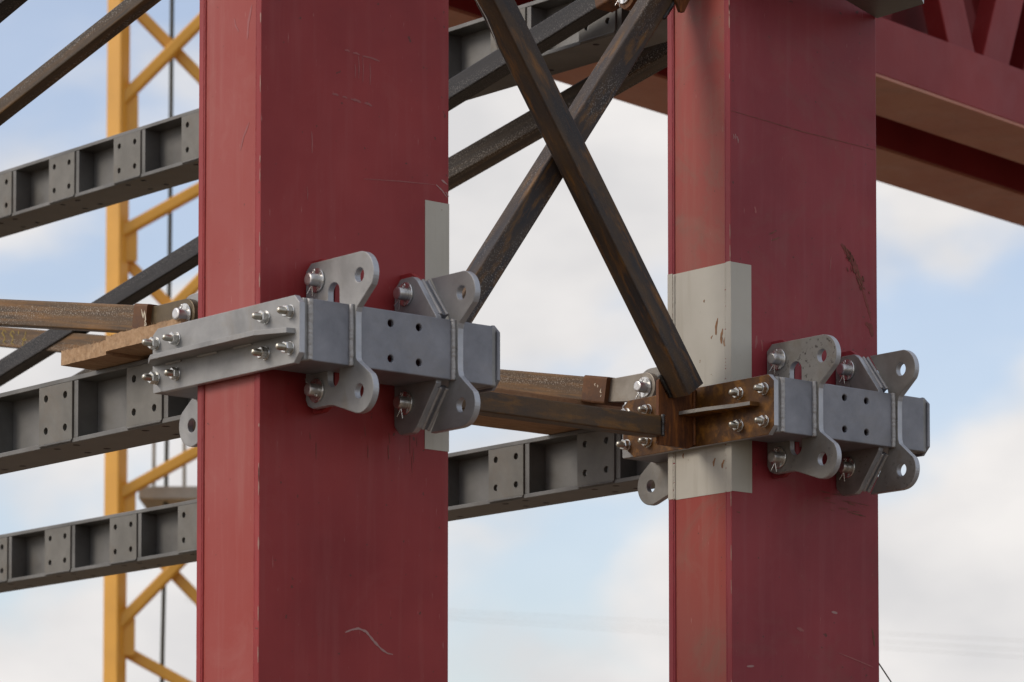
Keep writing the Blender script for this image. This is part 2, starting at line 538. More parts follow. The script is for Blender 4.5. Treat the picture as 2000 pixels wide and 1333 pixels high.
def weld(name, p0, p1, r, mat, parent=None, ripple=0.15, step=0.006, seed=1):
    rnd = random.Random(seed)
    p0, p1 = Vector(p0), Vector(p1)
    L = (p1 - p0).length
    n = max(6, int(L / step) * 2)
    pts, rr = [], []
    for i in range(n + 1):
        p = p0.lerp(p1, i / n)
        pts.append(p + Vector((rnd.uniform(-1, 1), rnd.uniform(-1, 1), rnd.uniform(-1, 1))) * r * 0.08)
        rr.append(r * (1 + (ripple if i % 2 else -ripple) + rnd.uniform(-.08, .08)))
    return rod(name, pts, rr, mat, parent, 8)

def ribbon(name, pts, w, axis, off, mat, parent=None, seed=0, th=0.0006):
    """thin uneven stroke lying on a face: pts are outline-plane coords (x,z) for axis y, (y,z) for axis x"""
    rnd = random.Random(seed)
    P = [Vector(p) for p in pts]
    # resample
    Q = []
    for a, b in zip(P, P[1:]):
        k = max(2, int((b - a).length / 0.006))
        Q += [a.lerp(b, i / k) for i in range(k)]
    Q.append(P[-1])
    Lf, Rt = [], []
    for i, p in enumerate(Q):
        d = (Q[min(i + 1, len(Q) - 1)] - Q[max(i - 1, 0)]).normalized()
        nrm = Vector((-d.y, d.x))
        t = i / max(1, len(Q) - 1)
        ww = w * (0.35 + 0.65 * sin(pi * min(1, max(0, t * .9 + .05)))) * rnd.uniform(.6, 1.25) / 2
        Lf.append(p + nrm * ww); Rt.append(p - nrm * ww)
    bm = bmesh.new()
    def V(p, h):
        return bm.verts.new((p.x, off + h, p.y)) if axis == 'y' else bm.verts.new((off + h, p.x, p.y))
    top = [(V(l, -th), V(r, -th)) for l, r in zip(Lf, Rt)]
    bot = [(V(l, 0), V(r, 0)) for l, r in zip(Lf, Rt)]
    for i in range(len(top) - 1):
        bm.faces.new((top[i][0], top[i][1], top[i + 1][1], top[i + 1][0]))
        bm.faces.new((top[i][0], top[i + 1][0], bot[i + 1][0], bot[i][0]))
        bm.faces.new((top[i][1], bot[i][1], bot[i + 1][1], top[i + 1][1]))
    return link(name, bm_mesh(bm, name), mat, parent)

# ------------------------------------------------------------------ setting: ground
bm = bmesh.new()
N = 24
R_ = 3000.0
g = bmesh.ops.create_grid(bm, x_segments=N, y_segments=N, size=R_)
ground = link('ground', bm_mesh(bm, 'ground'), 'ground')
ground['kind'] = 'structure'

# ------------------------------------------------------------------ constants of the frame
ZC = 3.498                      # height of the collar clamps
LX, LY, LW, LD = 0.0, 0.0, 0.651, 0.290
RX, RY, RW, RD = 1.812, 0.080, 0.628, 0.282
HT = 8.2                        # column height

# ------------------------------------------------------------------ columns
def make_column(x, y, W, D, mat, label):
    c = empty('red_column', (x, y, 0), label, 'column', 'red box columns')
    t = 0.022
    box('wide_face_plate', (0, W), (0, t), (0.03, HT), mat, c, 0.002)
    box('wide_face_plate', (0, W), (D - t, D), (0.03, HT), mat, c, 0.002)
    box('side_plate', (0.005, 0.025), (t, D - t), (0.03, HT), mat + '_side', c, 0)
    box('side_plate', (W - 0.025, W - 0.005), (t, D - t), (0.03, HT), mat, c, 0)
    for yy, sd in ((t + 0.003, 3), (D - t - 0.003, 4)):
        weld('seam_weld', (0.0045, yy, 2.0), (0.0045, yy, 5.4), 0.0042, mat, c, 0.10, 0.010, sd + int(x * 10))
    box('base_plate', (-0.12, W + 0.12), (-0.12, D + 0.12), (0.0, 0.03), mat, c, 0.003)
    # welded pin lugs on the front and back faces (in line with the clamp's lug plates)
    k = W / LW
    for side in (0, 1):
        for xl in (0.176 * k, 0.4795 * k):
            for zs in (1, -1):
                o = fillet([(0.0, 0.06, 0), (-0.10, 0.085, .02), (-0.10, 0.20, .03), (-0.045, 0.236, .02), (0.0, 0.236, 0)], 5)
                o = [(p[0], ZC + (p[1] if zs > 0 else -p[1] * .775)) for p in o]
                if side:
                    o = [(D - p[0], p[1]) for p in o]
                plate('pin_lug', o, [], xl, xl + 0.018, 'x', mat, c)
    return c

colL = make_column(LX, LY, LW, LD, 'red', 'nearer red steel column at left, grey steel clamp around it')
colR = make_column(RX, RY, RW, RD, 'red2', 'farther red steel column at right with broad white painted corner patch')

# white painted level marks
e = 0.0012
wl_z = (3.258, 3.957)
box('white_mark', (0.566, LW + e), (-e, 0.0005), wl_z, 'white', colL, 0)
box('white_mark', (LW - 0.0005, LW + e * .9), (0.0006, 0.0205), wl_z, 'white', colL, 0)
wr_z = (3.262, 3.958)
box('white_mark', (-e, 0.084), (-e, 0.0005), wr_z, 'white', colR, 0)
box('white_mark', (-e * .9, 0.0005), (0.0006, 0.0215), (wr_z[0] - .002, wr_z[1] + .002), 'white', colR, 0)
box('white_mark', (0.005 - e, 0.0055), (0.0225, RD - 0.0225), (wr_z[0] - .001, wr_z[1] + .001), 'white', colR, 0)
box('white_mark', (-e * .9, 0.0005), (RD - 0.0215, RD), (wr_z[0] + .002, wr_z[1] + .003), 'white', colR, 0)
weld('white_seam', (0.0050, 0.0250, wr_z[0]), (0.0050, 0.0250, wr_z[1]), 0.0058, 'white', colR, 0.10, 0.010, 31)
weld('white_seam', (0.0050, RD - 0.0250, wr_z[0]), (0.0050, RD - 0.0250, wr_z[1]), 0.0058, 'white', colR, 0.10, 0.010, 32)

# scuffs, scratches and dirt on the columns
ribbon('scratch', [(0.290, 2.728), (0.310, 2.736), (0.335, 2.742), (0.362, 2.735), (0.388, 2.711), (0.415, 2.690), (0.436, 2.680), (0.455, 2.678)], 0.007, 'y', 0, 'scuff', colL, 1)
for i, (a, b, w) in enumerate([((.283, 4.333), (.30, 4.331), .006), ((.31, 4.330), (.335, 4.328), .005), ((.345, 4.327), (.405, 4.322), .006),
                               ((.240, 4.204), (.262, 4.203), .006), ((.275, 4.202), (.292, 4.200), .005), ((.305, 4.200), (.340, 4.196), .008), ((.352, 4.197), (.378, 4.192), .008),
                               ((.33, 4.325), (.332, 4.262), .003), ((.345, 4.325), (.346, 4.255), .003), ((.318, 4.30), (.319, 4.262), .003), ((.37, 4.31), (.371, 4.25), .003),
                               ((.17, 4.09), (.172, 4.03), .004), ((.155, 3.935), (.157, 3.90), .003), ((.35, 3.985), (.60, 4.005), .003), ((.605, 4.006), (.645, 3.975), .004)]):
    ribbon('scratch', [a, ((a[0] + b[0]) / 2 + .002, (a[1] + b[1]) / 2 + .002), b], w, 'y', 0, 'scuff_faint' if i != 14 else 'scuff', colL, 10 + i)
for i, (a, b, w) in enumerate([((.625, 4.022), (.646, 4.012), .006), ((.64, 3.99), (.651, 3.978), .006)]):
    ribbon('scratch', [a, b], w, 'y', 0, 'scuff', colL, 40 + i)
ribbon('dirt_smear', [(0.470, 4.075), (0.490, 4.058), (0.510, 4.035), (0.525, 4.012)], 0.020, 'y', 0, 'mud_faint', colR, 50)
ribbon('dirt_smear', [(0.505, 4.055), (0.522, 4.030), (0.536, 4.000), (0.552, 3.975), (0.563, 3.945)], 0.020, 'y', -0.0007, 'mud_faint', colR, 51)
for i in range(34):
    t_ = random.random(); sx = .485 + t_ * .085 + random.gauss(0, .010); sz = 4.065 - t_ * .13 + random.gauss(0, .013)
    ribbon('dirt_smear', [(sx, sz), (sx + random.uniform(.002, .008), sz - random.uniform(.004, .02))], random.uniform(.002, .007), 'y', -0.0013, 'mud', colR, 400 + i)
ribbon('dirt_smear', [(0.562, 3.945), (0.575, 3.915), (0.588, 3.885), (0.600, 3.85)], 0.010, 'y', 0, 'mud_faint', colR, 52)
ribbon('dirt_smear', [(0.575, 3.84), (0.598, 3.83), (0.606, 3.80)], 0.018, 'y', 0, 'mud_faint', colR, 53)
ribbon('dirt_smear', [(0.590, 3.72), (0.596, 3.69), (0.592, 3.655)], 0.022, 'y', 0, 'mud_faint', colR, 54)
ribbon('paint_ridge', [(0.004, 4.420), (0.15, 4.412), (0.30, 4.402), (0.45, 4.398), (0.626, 4.392)], 0.004, 'y', 0, 'mud_faint', colR, 55)
for i, (a, b, w, m) in enumerate([((.10, 3.705), (.106, 3.745), .010, 'scuff_faint'), ((.125, 3.735), (.13, 3.70), .006, 'scuff_faint'), ((.028, 4.345), (.032, 4.325), .004, 'scuff'),
                                  ((.012, 4.35), (.014, 4.335), .003, 'scuff'), ((.020, 4.352), (.022, 4.336), .003, 'scuff'), ((.425, 4.032), (.420, 3.985), .004, 'scuff_faint'),
                                  ((.42, 2.925), (.445, 2.922), .010, 'scuff'), ((.27, 2.865), (.30, 2.858), .010, 'scuff_faint'), ((.06, 2.735), (.09, 2.738), .006, 'scuff'),
                                  ((.02, 3.20), (.035, 3.198), .004, 'mud'), ((.596, 2.885), (.606, 2.83), .008, 'mud'), ((.10, 4.14), (.104, 4.12), .008, 'scuff_faint'),
                                  ((.17, 4.045), (.205, 4.06), .004, 'mud'), ((.16, 4.063), (.19, 4.078), .004, 'mud'), ((.45, 2.80), (.60, 2.765), .004, 'scuff_faint')]):
    ribbon('scratch', [a, ((a[0] + b[0]) / 2 + .002, (a[1] + b[1]) / 2), b], w, 'y', 0, m, colR, 60 + i)
for i in range(14):
    sx = random.uniform(.30, .56); sz = random.uniform(3.225, 3.315)
    ribbon('dirt_smear', [(sx, sz), (sx + random.uniform(.02, .07), sz - random.uniform(-.002, .006))], random.uniform(.002, .006), 'y', 0, 'mud_faint' if i % 3 else 'mud', colR, 500 + i)
for i in range(10):
    sx = random.uniform(.16, .56); sz = random.uniform(3.22, 3.30)
    ribbon('dirt_smear', [(sx, sz), (sx + random.uniform(.0, .004), sz - random.uniform(.02, .06))], random.uniform(.002, .005), 'y', 0, 'mud_faint', colL, 530 + i)
# rust runs on the white patch of the narrow side (just above the clamp)
for i, (a, b, w) in enumerate([((.062, 3.795), (.070, 3.745), .009), ((.040, 3.760), (.046, 3.715), .010), ((.030, 3.735), (.033, 3.705), .006), ((.085, 3.745), (.09, 3.735), .004),
                               ((.035, 3.36), (.045, 3.335), .010), ((.075, 3.37), (.082, 3.345), .007), ((.215, 3.40), (.217, 3.385), .006), ((.12, 3.86), (.121, 3.852), .004)]):
    ribbon('rust_run', [a, ((a[0] + b[0]) / 2 + .004, (a[1] + b[1]) / 2), b], w, 'x', 0.005 - e - .0002, 'rust_stain', colR, 90 + i)
for i, (a, b, w) in enumerate([((.05, 4.42), (.07, 4.33), .010), ((.06, 4.10), (.10, 4.03), .008), ((.13, 4.40), (.11, 4.36), .006)]):
    ribbon('scratch', [a, ((a[0] + b[0]) / 2 + .006, (a[1] + b[1]) / 2), b], w, 'x', 0.005, 'scuff_faint', colL, 100 + i)
# chipped edge on the near corners
def chips(col, D, n, seed):
    rnd = random.Random(seed)
    for i in range(n):
        z = rnd.uniform(2.6, 4.8)
        h = rnd.uniform(.008, .05)
        ribbon('paint_chip', [(0.0025, z), (0.003, z + h)], rnd.uniform(.003, .006), 'x', 0, 'chip', col, seed * 50 + i)
chips(colL, LD, 16, 3)
chips(colR, RD, 14, 5)

# ------------------------------------------------------------------ bolts and pins
def bolt_meshes():
    toX = Matrix.Rotation(radians(-90), 4, 'Y')          # +Z -> -X
    bm = bmesh.new()
    add_lathe(bm, [(0, 0), (.0185, 0), (.0185, .0025), (.0175, .0032), (0, .0032)], 28, toX)
    washer = bm_mesh(bm, 'washer')
    bm = bmesh.new()
    add_lathe(bm, [(0, .0033), (.0155, .0033), (.0173, .0048), (.0173, .0180), (.0150, .0200), (0, .0200)], 6, toX)
    nut = bm_mesh(bm, 'nut')
    bm = bmesh.new()
    prof = [(0, 0), (.0098, 0)]
    h = .0
    while h < .036:
        prof += [(.0100, h + .0006), (.0092, h + .0013)]
        h += .0026
    prof += [(.0092, h), (.0075, h + .004), (.0045, h + .0058), (0, h + .0062)]
    add_lathe(bm, prof, 20, toX)
    shank = bm_mesh(bm, 'shank', True)
    washer.materials.append(M['zinc']); nut.materials.append(M['zinc']); shank.materials.append(M['zinc_tip'])
    return washer, nut, shank
B_WASHER, B_NUT, B_SHANK = bolt_meshes()

def bolt(parent, loc, flip=False, spin=0.0):
    s = link('bolt', B_SHANK, None, parent, loc)
    s.rotation_euler = (spin, 0, pi if flip else 0)
    s.scale = (random.uniform(.90, 1.10), 1, 1)
    link('nut', B_NUT, None, s)
    link('washer', B_WASHER, None, s)
    return s

def pin_meshes():
    toX = Matrix.Rotation(radians(-90), 4, 'Y')
    bm = bmesh.new()
    add_lathe(bm, [(0, -.075), (.0175, -.075), (.0175, .030), (.0160, .0325), (.012, .0335), (0, .0335)], 28, toX)
    pin = bm_mesh(bm, 'pin')
    for p in pin.polygons:
        p.use_smooth = len(p.vertices) == 4 and abs(p.normal.x) < .3
    bm = bmesh.new()
    add_lathe(bm, [(0.0178, 0), (.0315, 0), (.0330, .0015), (.0330, .0045), (.0315, .006), (.0178, .006), (0.0178, 0)], 32, toX)
    wsh = bm_mesh(bm, 'pin_washer')
    pin.materials.append(M['pin']); wsh.materials.append(M['zinc'])
    return pin, wsh
P_PIN, P_WASHER = pin_meshes()

def pin(parent, loc, ang=0.0, bright=False):
    o = link('pin', P_PIN, None, parent, loc)
    link('washer', P_WASHER, None, o)
    # split pin through the end: eye on top, two spread legs below
    c = []
    eye = [(-.017, .0040 * sin(a) , .0235 + .0050 * -cos(a)) for a in [2 * pi * i / 12 for i in range(13)]]
    r1 = [(-.017, .0015, .019), (-.017, .0015, -.019), (-.020, .004, -.030), (-.022, .0075, -.040)]
    r2 = [(-.017, -.0015, .019), (-.017, -.0015, -.019), (-.015, -.004, -.031), (-.013, -.006, -.043)]
    bm = bmesh.new()
    def add(pts, r):
        pts = [Vector(p) for p in pts]
        rings = []
        for i, p in enumerate(pts):
            d = pts[min(i + 1, len(pts) - 1)] - pts[max(i - 1, 0)]
            m = dir_matrix(p, d, (1, 0, 0))
            rings.append([bm.verts.new(m @ Vector((r * cos(2 * pi * k / 6), r * sin(2 * pi * k / 6), 0))) for k in range(6)])
        for a, b in zip(rings, rings[1:]):
            for k in range(6):
                bm.faces.new((a[k], a[(k + 1) % 6], b[(k + 1) % 6], b[k]))
    add(eye, .0016); add(r1, .0018); add(r2, .0018)
    cp = link('split_pin', bm_mesh(bm, 'split_pin', True), 'zinc', o)
    cp.rotation_euler = (ang, 0, 0)
    return o

# ------------------------------------------------------------------ collar clamp
def make_clamp(x, y, W, D, label, rusty):
    c = empty('collar_clamp', (x, y, ZC), label, 'clamp', 'steel collar clamps bolted round the columns')
    k = W / LW
    pm = 'plate_dirty' if rusty else 'plate'
    X1 = 0.150 * k; X2 = 0.500 * k; XP = 0.455 * k; T = 0.020
    # --- channels along both wide faces (open towards the column)
    for side in (0, 1):
        f = (lambda a: a) if not side else (lambda a: D - a)
        y0, y1 = -0.210, -0.032
        ch_x = (0.014, W - 0.014)
        def yb(a, b):
            return (min(f(a), f(b)), max(f(a), f(b)))
        holes = [circle(hx * k, hz, 0.0098, 20) for hx in (0.281, 0.378) for hz in (0.048, -0.048)]
        web = plate('channel_web', [(ch_x[0], -.083), (ch_x[1], -.083), (ch_x[1], .083), (ch_x[0], .083)], holes, *yb(y0, y0 + .012), 'y', 'channel', c, .003)
        # top and bottom legs with slots where the lug plates pass
        for zz in ((.071, .0825), (-.0825, -.071)):
            box('channel_leg', ch_x, yb(y0 + .0125, y1), zz, 'channel', c, .001)
        # end plates
        for xe in ((-0.006, 0.0135), (W - 0.0135, W + 0.0015)):
            ya, yb_ = yb(-0.205, -0.030)
            plate('end_plate', fillet([(ya, -.084, .006), (yb_, -.084, .006), (yb_, .084, .006), (ya, .084, .006)], 3), [], xe[0], xe[1], 'x', 'plate', c)
        weld('fillet_weld', (.012, f(-.2075), -.082), (.012, f(-.2075), .082), .008, 'weld', c, .012, .006, 11)
        # --- lug plate nearest the narrow bolted plate
        def mo(o):
            return [(f(p[0]), p[1]) for p in o]
        # outline runs: column side bottom -> column side top -> ear top -> neck -> ear bottom
        o = [(-.004, -.150)]
        o += [(-.004, .202), (-.026, .2215)]
        o += [(-.2405 - .0625 * cos(radians(a)), .159 + .0625 * sin(radians(a))) for a in range(88, -36, -8)]
        o += [(-.232, .074), (-.2275, .062), (-.2265, .045), (-.2265, -.045), (-.2275, -.062), (-.232, -.070)]
        o += [(-.2405 - .0625 * cos(radians(a)), -.150 + .0625 * sin(radians(a))) for a in range(38, -114, -8)]
        o += [(-.140, -.182), (-.124, -.177), (-.108, -.1755), (-.035, -.1755), (-.014, -.166), (-.005, -.150)]
        hl = [circle(f(-.2405), .158, .0195), circle(f(-.2405), -.153, .0195)]
        slot = fillet([(-.103, -.128, .025), (-.103, .154, .025), (-.153, .154, .025), (-.153, -.128, .025)], 8)
        hl.append(mo(slot))
        plate('lug_plate', mo(o), hl, X1, X1 + T, 'x', pm, c, .0022, 'cut_edge')
        weld('fillet_weld', (X1 - .004, f(-.2125), -.083), (X1 - .004, f(-.2125), .083), .0075, 'weld', c, .012, .006, 12)
        weld('fillet_weld', (X1 + T + .003, f(-.2110), -.080), (X1 + T + .003, f(-.2110), .080), .004, 'weld', c, .012, .006, 13)
        # --- second lug: ear plate + set-back pin plate joined by inclined strips
        for zs in (1, -1):
            zt = .213 if zs > 0 else .215
            o = [(-.108, zt), (-.236, zt)]
            o += [(-.2405 - .0600 * cos(radians(a)), .154 + .0600 * sin(radians(a))) for a in range(80, -36, -8)]
            o += [(-.232, .072), (-.2275, .058), (-.2265, .040), (-.2265, .0)]
            o += [(-.200, .0), (-.184, .098)]
            o = [(f(p[0]), zs * p[1]) for p in o]
            plate('ear_plate', o, [circle(f(-.2405), zs * .154, .0195)], X2, X2 + T, 'x', pm, c, .0022, 'cut_edge')
            # inclined strip
            a0, b0 = Vector((-.100, .206)), Vector((-.182, .100))
            d = (b0 - a0).normalized(); nn = Vector((d.y, -d.x)) * .014
            s = [a0, b0, b0 - nn, a0 - nn]
            plate('inclined_strip', [(f(p.x), zs * p.y) for p in s], [], XP + T * .55, X2 + .0005, 'x', 'channel', c, .001)
            wa, wb = a0 + nn * .10, b0 + nn * .10
            weld('fillet_weld', (X2 - .002, f(wa.x), zs * wa.y), (X2 - .002, f(wb.x), zs * wb.y), .0052, 'weld', c, .012, .006, 14)
            weld('fillet_weld', (XP + T + .002, f(wa.x), zs * wa.y), (XP + T + .002, f(wb.x), zs * wb.y), .0045, 'weld', c, .012, .006, 15)
        o = fillet([(-.004, -.19, .02), (-.004, .19, .02), (-.030, .2165, .01), (-.085, .2165, .02), (-.104, .203, .008), (-.188, .092, .004), (-.188, -.092, .004), (-.104, -.203, .008), (-.085, -.2165, .02), (-.030, -.2165, .015)], 5)
        plate('pin_plate', mo(o), [circle(f(-.052), .172, .0178), circle(f(-.052), -.128, .0178)], XP, XP + T, 'x', pm, c, .0022, 'cut_edge')
        weld('fillet_weld', (X2 - .004, f(-.2125), -.083), (X2 - .004, f(-.2125), .083), .0075, 'weld', c, .012, .006, 16)
        weld('fillet_weld', (X2 + T + .003, f(-.2110), -.080), (X2 + T + .003, f(-.2110), .080), .004, 'weld', c, .012, .006, 17)
        # --- pins to the column lugs
        rots = [.25, -.2, .5, .1] if not rusty else [.25, .1, .15, .2]
        pin(c, (X1, f(-.056), .171), rots[0])
        pin(c, (X1, f(-.056), -.129), rots[1] + pi * (.8 if not rusty else 0))
        pin(c, (XP, f(-.056), .171), rots[2])
        pin(c, (XP, f(-.056), -.131), rots[3])
    # --- long bolted plates across both narrow faces
    def long_plate(x0, x1, mat, name='tie_plate'):
        o = [(-.211, -.065), (-.186, -.091), (.418 + D - LD, -.091), (.470 + D - LD, -.053), (.470 + D - LD, .073), (.446 + D - LD, .090), (-.188, .090), (-.211, .068)]
        return plate(name, o, [], x0, x1, 'x', mat, c, .002, 'cut_edge' if mat != 'channel' else None)
    long_plate(-.0255, -.0065, 'rust_plate' if rusty else 'plate')
    long_plate(W + .002, W + .013, 'channel')
    bys = (-.171, -.062, D - LD + .353, D - LD + .451)
    for i, by in enumerate(bys):
        for bz in (.048, -.049):
            bolt(c, (-.0255, by, bz), False, random.uniform(0, 1))
            bolt(c, (W + .013, by, bz), True, random.uniform(0, 1)).scale.x = .45
    return c

clampL = make_clamp(LX, LY, LW, LD, 'clean grey collar clamp on the nearer column with full-length rib', False)
clampR = make_clamp(RX, RY, RW, RD, 'collar clamp on the farther column with rusty brown tie plate', True)

# stiffening rib of the left clamp: full length, tapered at the near end
rib = [(-.026, .467), (-.060, .440), (-.092, .385), (-.092, -.095), (-.050, -.186), (-.026, -.192)]
plate('stiffening_rib', rib, [], -.013, .001, 'z', 'plate', clampL, .001)
for i, (a, b) in enumerate([(.40, .33), (.25, .16), (.08, .0)]):
    weld('fillet_weld', (-.027, a, -.0145), (-.027, b, -.0145), .004, 'weld', clampL, .1, .006, 20 + i)

# rusty gusset and short rib of the right clamp (carries the braces)
GY = 0.216 - RY
GX = -.0265
gus = fillet([(-.172, -.096, .006), (-.050, -.098, .006), (GX, -.085, 0), (GX, .085, 0), (-.150, .112, .004), (-.172, .098, .006)], 3)
plate('gusset_plate', gus, [], GY, GY + .012, 'y', 'rust_gusset', clampR, .001)
box('gusset_flange', (-.105, GX), (GY + .0125, GY + .030), (-.086, .080), 'rust_gusset', clampR, .001)
weld('fillet_weld', (GX - .003, GY - .003, -.085), (GX - .003, GY - .003, .084), .006, 'rust_gusset', clampR, .12, .006, 25)
ribR = [(GX, GY - .001), (-.092, GY - .001), (-.086, .03), (-.064, -.075), (-.058, -.142), (GX, -.146)]
plate('stiffening_rib', ribR, [], -.001, .012, 'z', 'rust_plate', clampR, .001)
sheet = [(-.0932, GY - .004), (-.0872, .03), (-.0652, -.075), (-.0592, -.1415), (-.0582, -.1415), (-.0642, -.075), (-.0862, .03), (-.0922, GY - .004)]
plate('bright_cut_edge', sheet, [], .0002, .0108, 'z', 'plate_dirty', clampR, .0001)

# ------------------------------------------------------------------ stiffened grey floor beams (run away behind the columns)
def make_beam(x, y0, y1, z0, H, W, plates, mat, label, pw=0.180):
    b = empty('stiffened_beam', (x, y0, z0), label, 'beam', 'stiffened grey steel beams')
    L = y1 - y0
    tf = 0.0145
    hol = []
    for yc in plates:
        for dy in (-.052, .052):
            for dx in (.038, W - .048):
                hol.append(circle(dx, yc + dy - y0, .0112, 14))
    plate('bottom_flange', [(0, 0), (W, 0), (W, L), (0, L)], hol, 0, tf, 'z', mat, b, .002)
    box('top_flange', (0, W), (0, L), (H - tf, H), mat, b, .002)
    box('web', (.072, .082), (0, L), (tf, H - tf), mat, b, 0)
    zl, zh = 0.010, H - tf - .001
    for yc in plates:
        yy = yc - y0
        hs = [circle(yy + dy, dz, .0109, 18) for dy in (-.052, .052) for dz in (.050, H - .052)]
        plate('face_plate', [(yy - pw / 2, zl), (yy + pw / 2, zl), (yy + pw / 2, zh), (yy - pw / 2, zh)], hs, -.004, .010, 'x', 'beam_plate', b, .001)
        box('stiffener', (.002, .0715), (yy - pw / 2 - .024, yy - pw / 2 - .002), (tf, H - tf), mat, b, .001)
        weld('fillet_weld', (-.001, yy - pw / 2 + .004, .007), (-.001, yy + pw / 2 - .004, .007), .0045, mat, b, .15, .006, int(yy * 100))
    return b

make_beam(0.225, LD + .05, 2.6, 3.389, 0.200, 0.196, [0.872, 1.340, 1.808, 2.276], 'beam',
          'grey stiffened beam running back from the nearer column under the timber packing')
make_beam(RX + .225, RY + RD + .045, 6.0, 3.389, 0.196, 0.176, [0.952 + .4516 * i for i in range(0, 11)], 'beam',
          'long grey stiffened beam behind both columns at the level of the clamps')
make_beam(RX + .225, RY + RD + .045, 6.0, 4.850, 0.196, 0.190, [0.952 + .4516 * i - .01 for i in range(0, 11)], 'beam',
          'long grey stiffened beam high up behind both columns')

# ------------------------------------------------------------------ timber packing on the beams
def plank(x0, x1, y0, y1, z0, z1, label, seed, fuzzy=True):
    rnd = random.Random(seed)
    bm = bmesh.new()
    nx, ny = 10, 24
    def grid(zf, jag):
        rows = []
        for i in range(nx + 1):
            row = []
            for j in range(ny + 1):
                xx = x0 + (x1 - x0) * i / nx
                yy = y0 + (y1 - y0) * j / ny
                jx = rnd.uniform(-.001, .001) if i in (0, nx) else 0
                jz = rnd.uniform(-jag, jag)
                row.append(bm.verts.new((xx + jx - x0, yy - y0, zf + jz - z0)))
            rows.append(row)
        for i in range(nx):
            for j in range(ny):
                bm.faces.new((rows[i][j], rows[i + 1][j], rows[i + 1][j + 1], rows[i][j + 1]))
        return rows
    a = grid(z0, .0004); b = grid(z1, .0025 if fuzzy else .0005)
    for j in range(ny):
        for i in (0, nx):
            bm.faces.new((a[i][j], a[i][j + 1], b[i][j + 1], b[i][j]))
    for i in range(nx):
        for j in (0, ny):
            bm.faces.new((a[i][j], a[i + 1][j], b[i + 1][j], b[i][j]))
    o = tag(link('timber_plank', bm_mesh(bm, 'timber_plank'), 'wood', None, (x0, y0, z0)), label, 'plank', 'timber packing on the beams')
    if fuzzy:
        bm = bmesh.new()
        for _ in range(70):
            yy = rnd.uniform(0.02, y1 - y0 - .01); zz = z1 - z0 - rnd.uniform(.0, .004)
            l = rnd.uniform(.004, .012) * (2.0 if rnd.random() < .12 else 1)
            d = Vector((rnd.uniform(-.6, .1), rnd.uniform(-.8, .5), rnd.uniform(.3, 1))).normalized() * l
            s = Vector((0, .0011, .0004))
            p = Vector((rnd.uniform(-.001, .02), yy, zz))
            v = [bm.verts.new(p - s), bm.verts.new(p + s), bm.verts.new(p + d), bm.verts.new(p + Vector((.0015, 0, 0)))]
            bm.faces.new((v[0], v[1], v[2])); bm.faces.new((v[1], v[3], v[2])); bm.faces.new((v[3], v[0], v[2])); bm.faces.new((v[0], v[3], v[1]))
        f = link('splinters', bm_mesh(bm, 'splinters'), 'wood', o)
        f['kind'] = 'stuff'
    return o
plank(0.106, 0.60, 0.899, 1.133, 3.5905, 3.633, 'short brown timber plank with splintered end, lower of two on the left beam', 5)
plank(0.104, 0.62, 0.52, 0.8975, 3.6005, 3.645, 'brown timber plank under the rusty brace beside the nearer clamp', 6)
plank(1.05, 2.30, 0.895, 1.195, 3.5865, 3.652, 'broad brown timber plank behind the horizontal tube on the long beam', 9, False)

# ------------------------------------------------------------------ braces
def tube(name, p0, p1, w, mat, label, cat='brace', up=(0, 0, 1), group=None, r=0.009):
    o = empty(name, p0, label, cat, group)
    d = Vector(p1) - Vector(p0)
    sweep('square_tube', sq(w, w, r), (0, 0, 0), d, mat, o, up)
    return o

# crossing pair between the two columns (in the row plane)
A0, A1 = Vector((0.690, 0.176, 5.015)), Vector((1.722, 0.176, 3.568))
brA = empty('diagonal_brace', A1, 'thick rusty square tube, front one of the crossing pair', 'brace', 'crossing braces between the columns')
dA = (A0 - A1)
oA = sweep('square_tube', sq(.077, .077, .006), (0, 0, 0), dA, 'rust_tube', brA, (0, 1, 0))
# weld along the tube's underside edge onto the gusset
u = dA.normalized()
perp = Vector((-u.z, 0, u.x))
if perp.x > 0: perp = -perp
q0 = perp * .0405 + Vector((0, .036, 0))
weld('weld_bead', q0 + u * .005, q0 + u * .082, .0062, 'weld_dark', brA, .35, .0065, 41)

B0, B1 = Vector((0.800, 0.270, 3.573)), Vector((1.800, 0.270, 4.937))
brB = empty('diagonal_brace', B0, 'rusty square tube, rear one of the crossing pair', 'brace', 'crossing braces between the columns')
sweep('square_tube', sq(.074, .074, .006), (0, 0, 0), B1 - B0, 'rust_tube2', brB, (0, 1, 0))
uB = (B1 - B0).normalized()
weld('weld_bead', (B1 - B0) + uB * -.255 + Vector((.030, -.037, -.022)), (B1 - B0) + uB * -.12 + Vector((.030, -.037, -.022)), .0055, 'weld_dark', brB, .35, .0065, 42)

brH = empty('horizontal_tube', (RX - .174, .226, ZC - .043), 'rusty horizontal square tube between the columns at clamp level', 'tube')
sweep('square_tube', sq(.062, .062, .0055), (0, 0, 0), (-(RX - .174 - LW - .026), 0, .001), 'rust_tube_h', brH, (0, 1, 0))
weld('weld_bead', (-.002, -.033, -.032), (-.002, -.033, .034), .0056, 'weld_dark', brH, .35, .0065, 43)

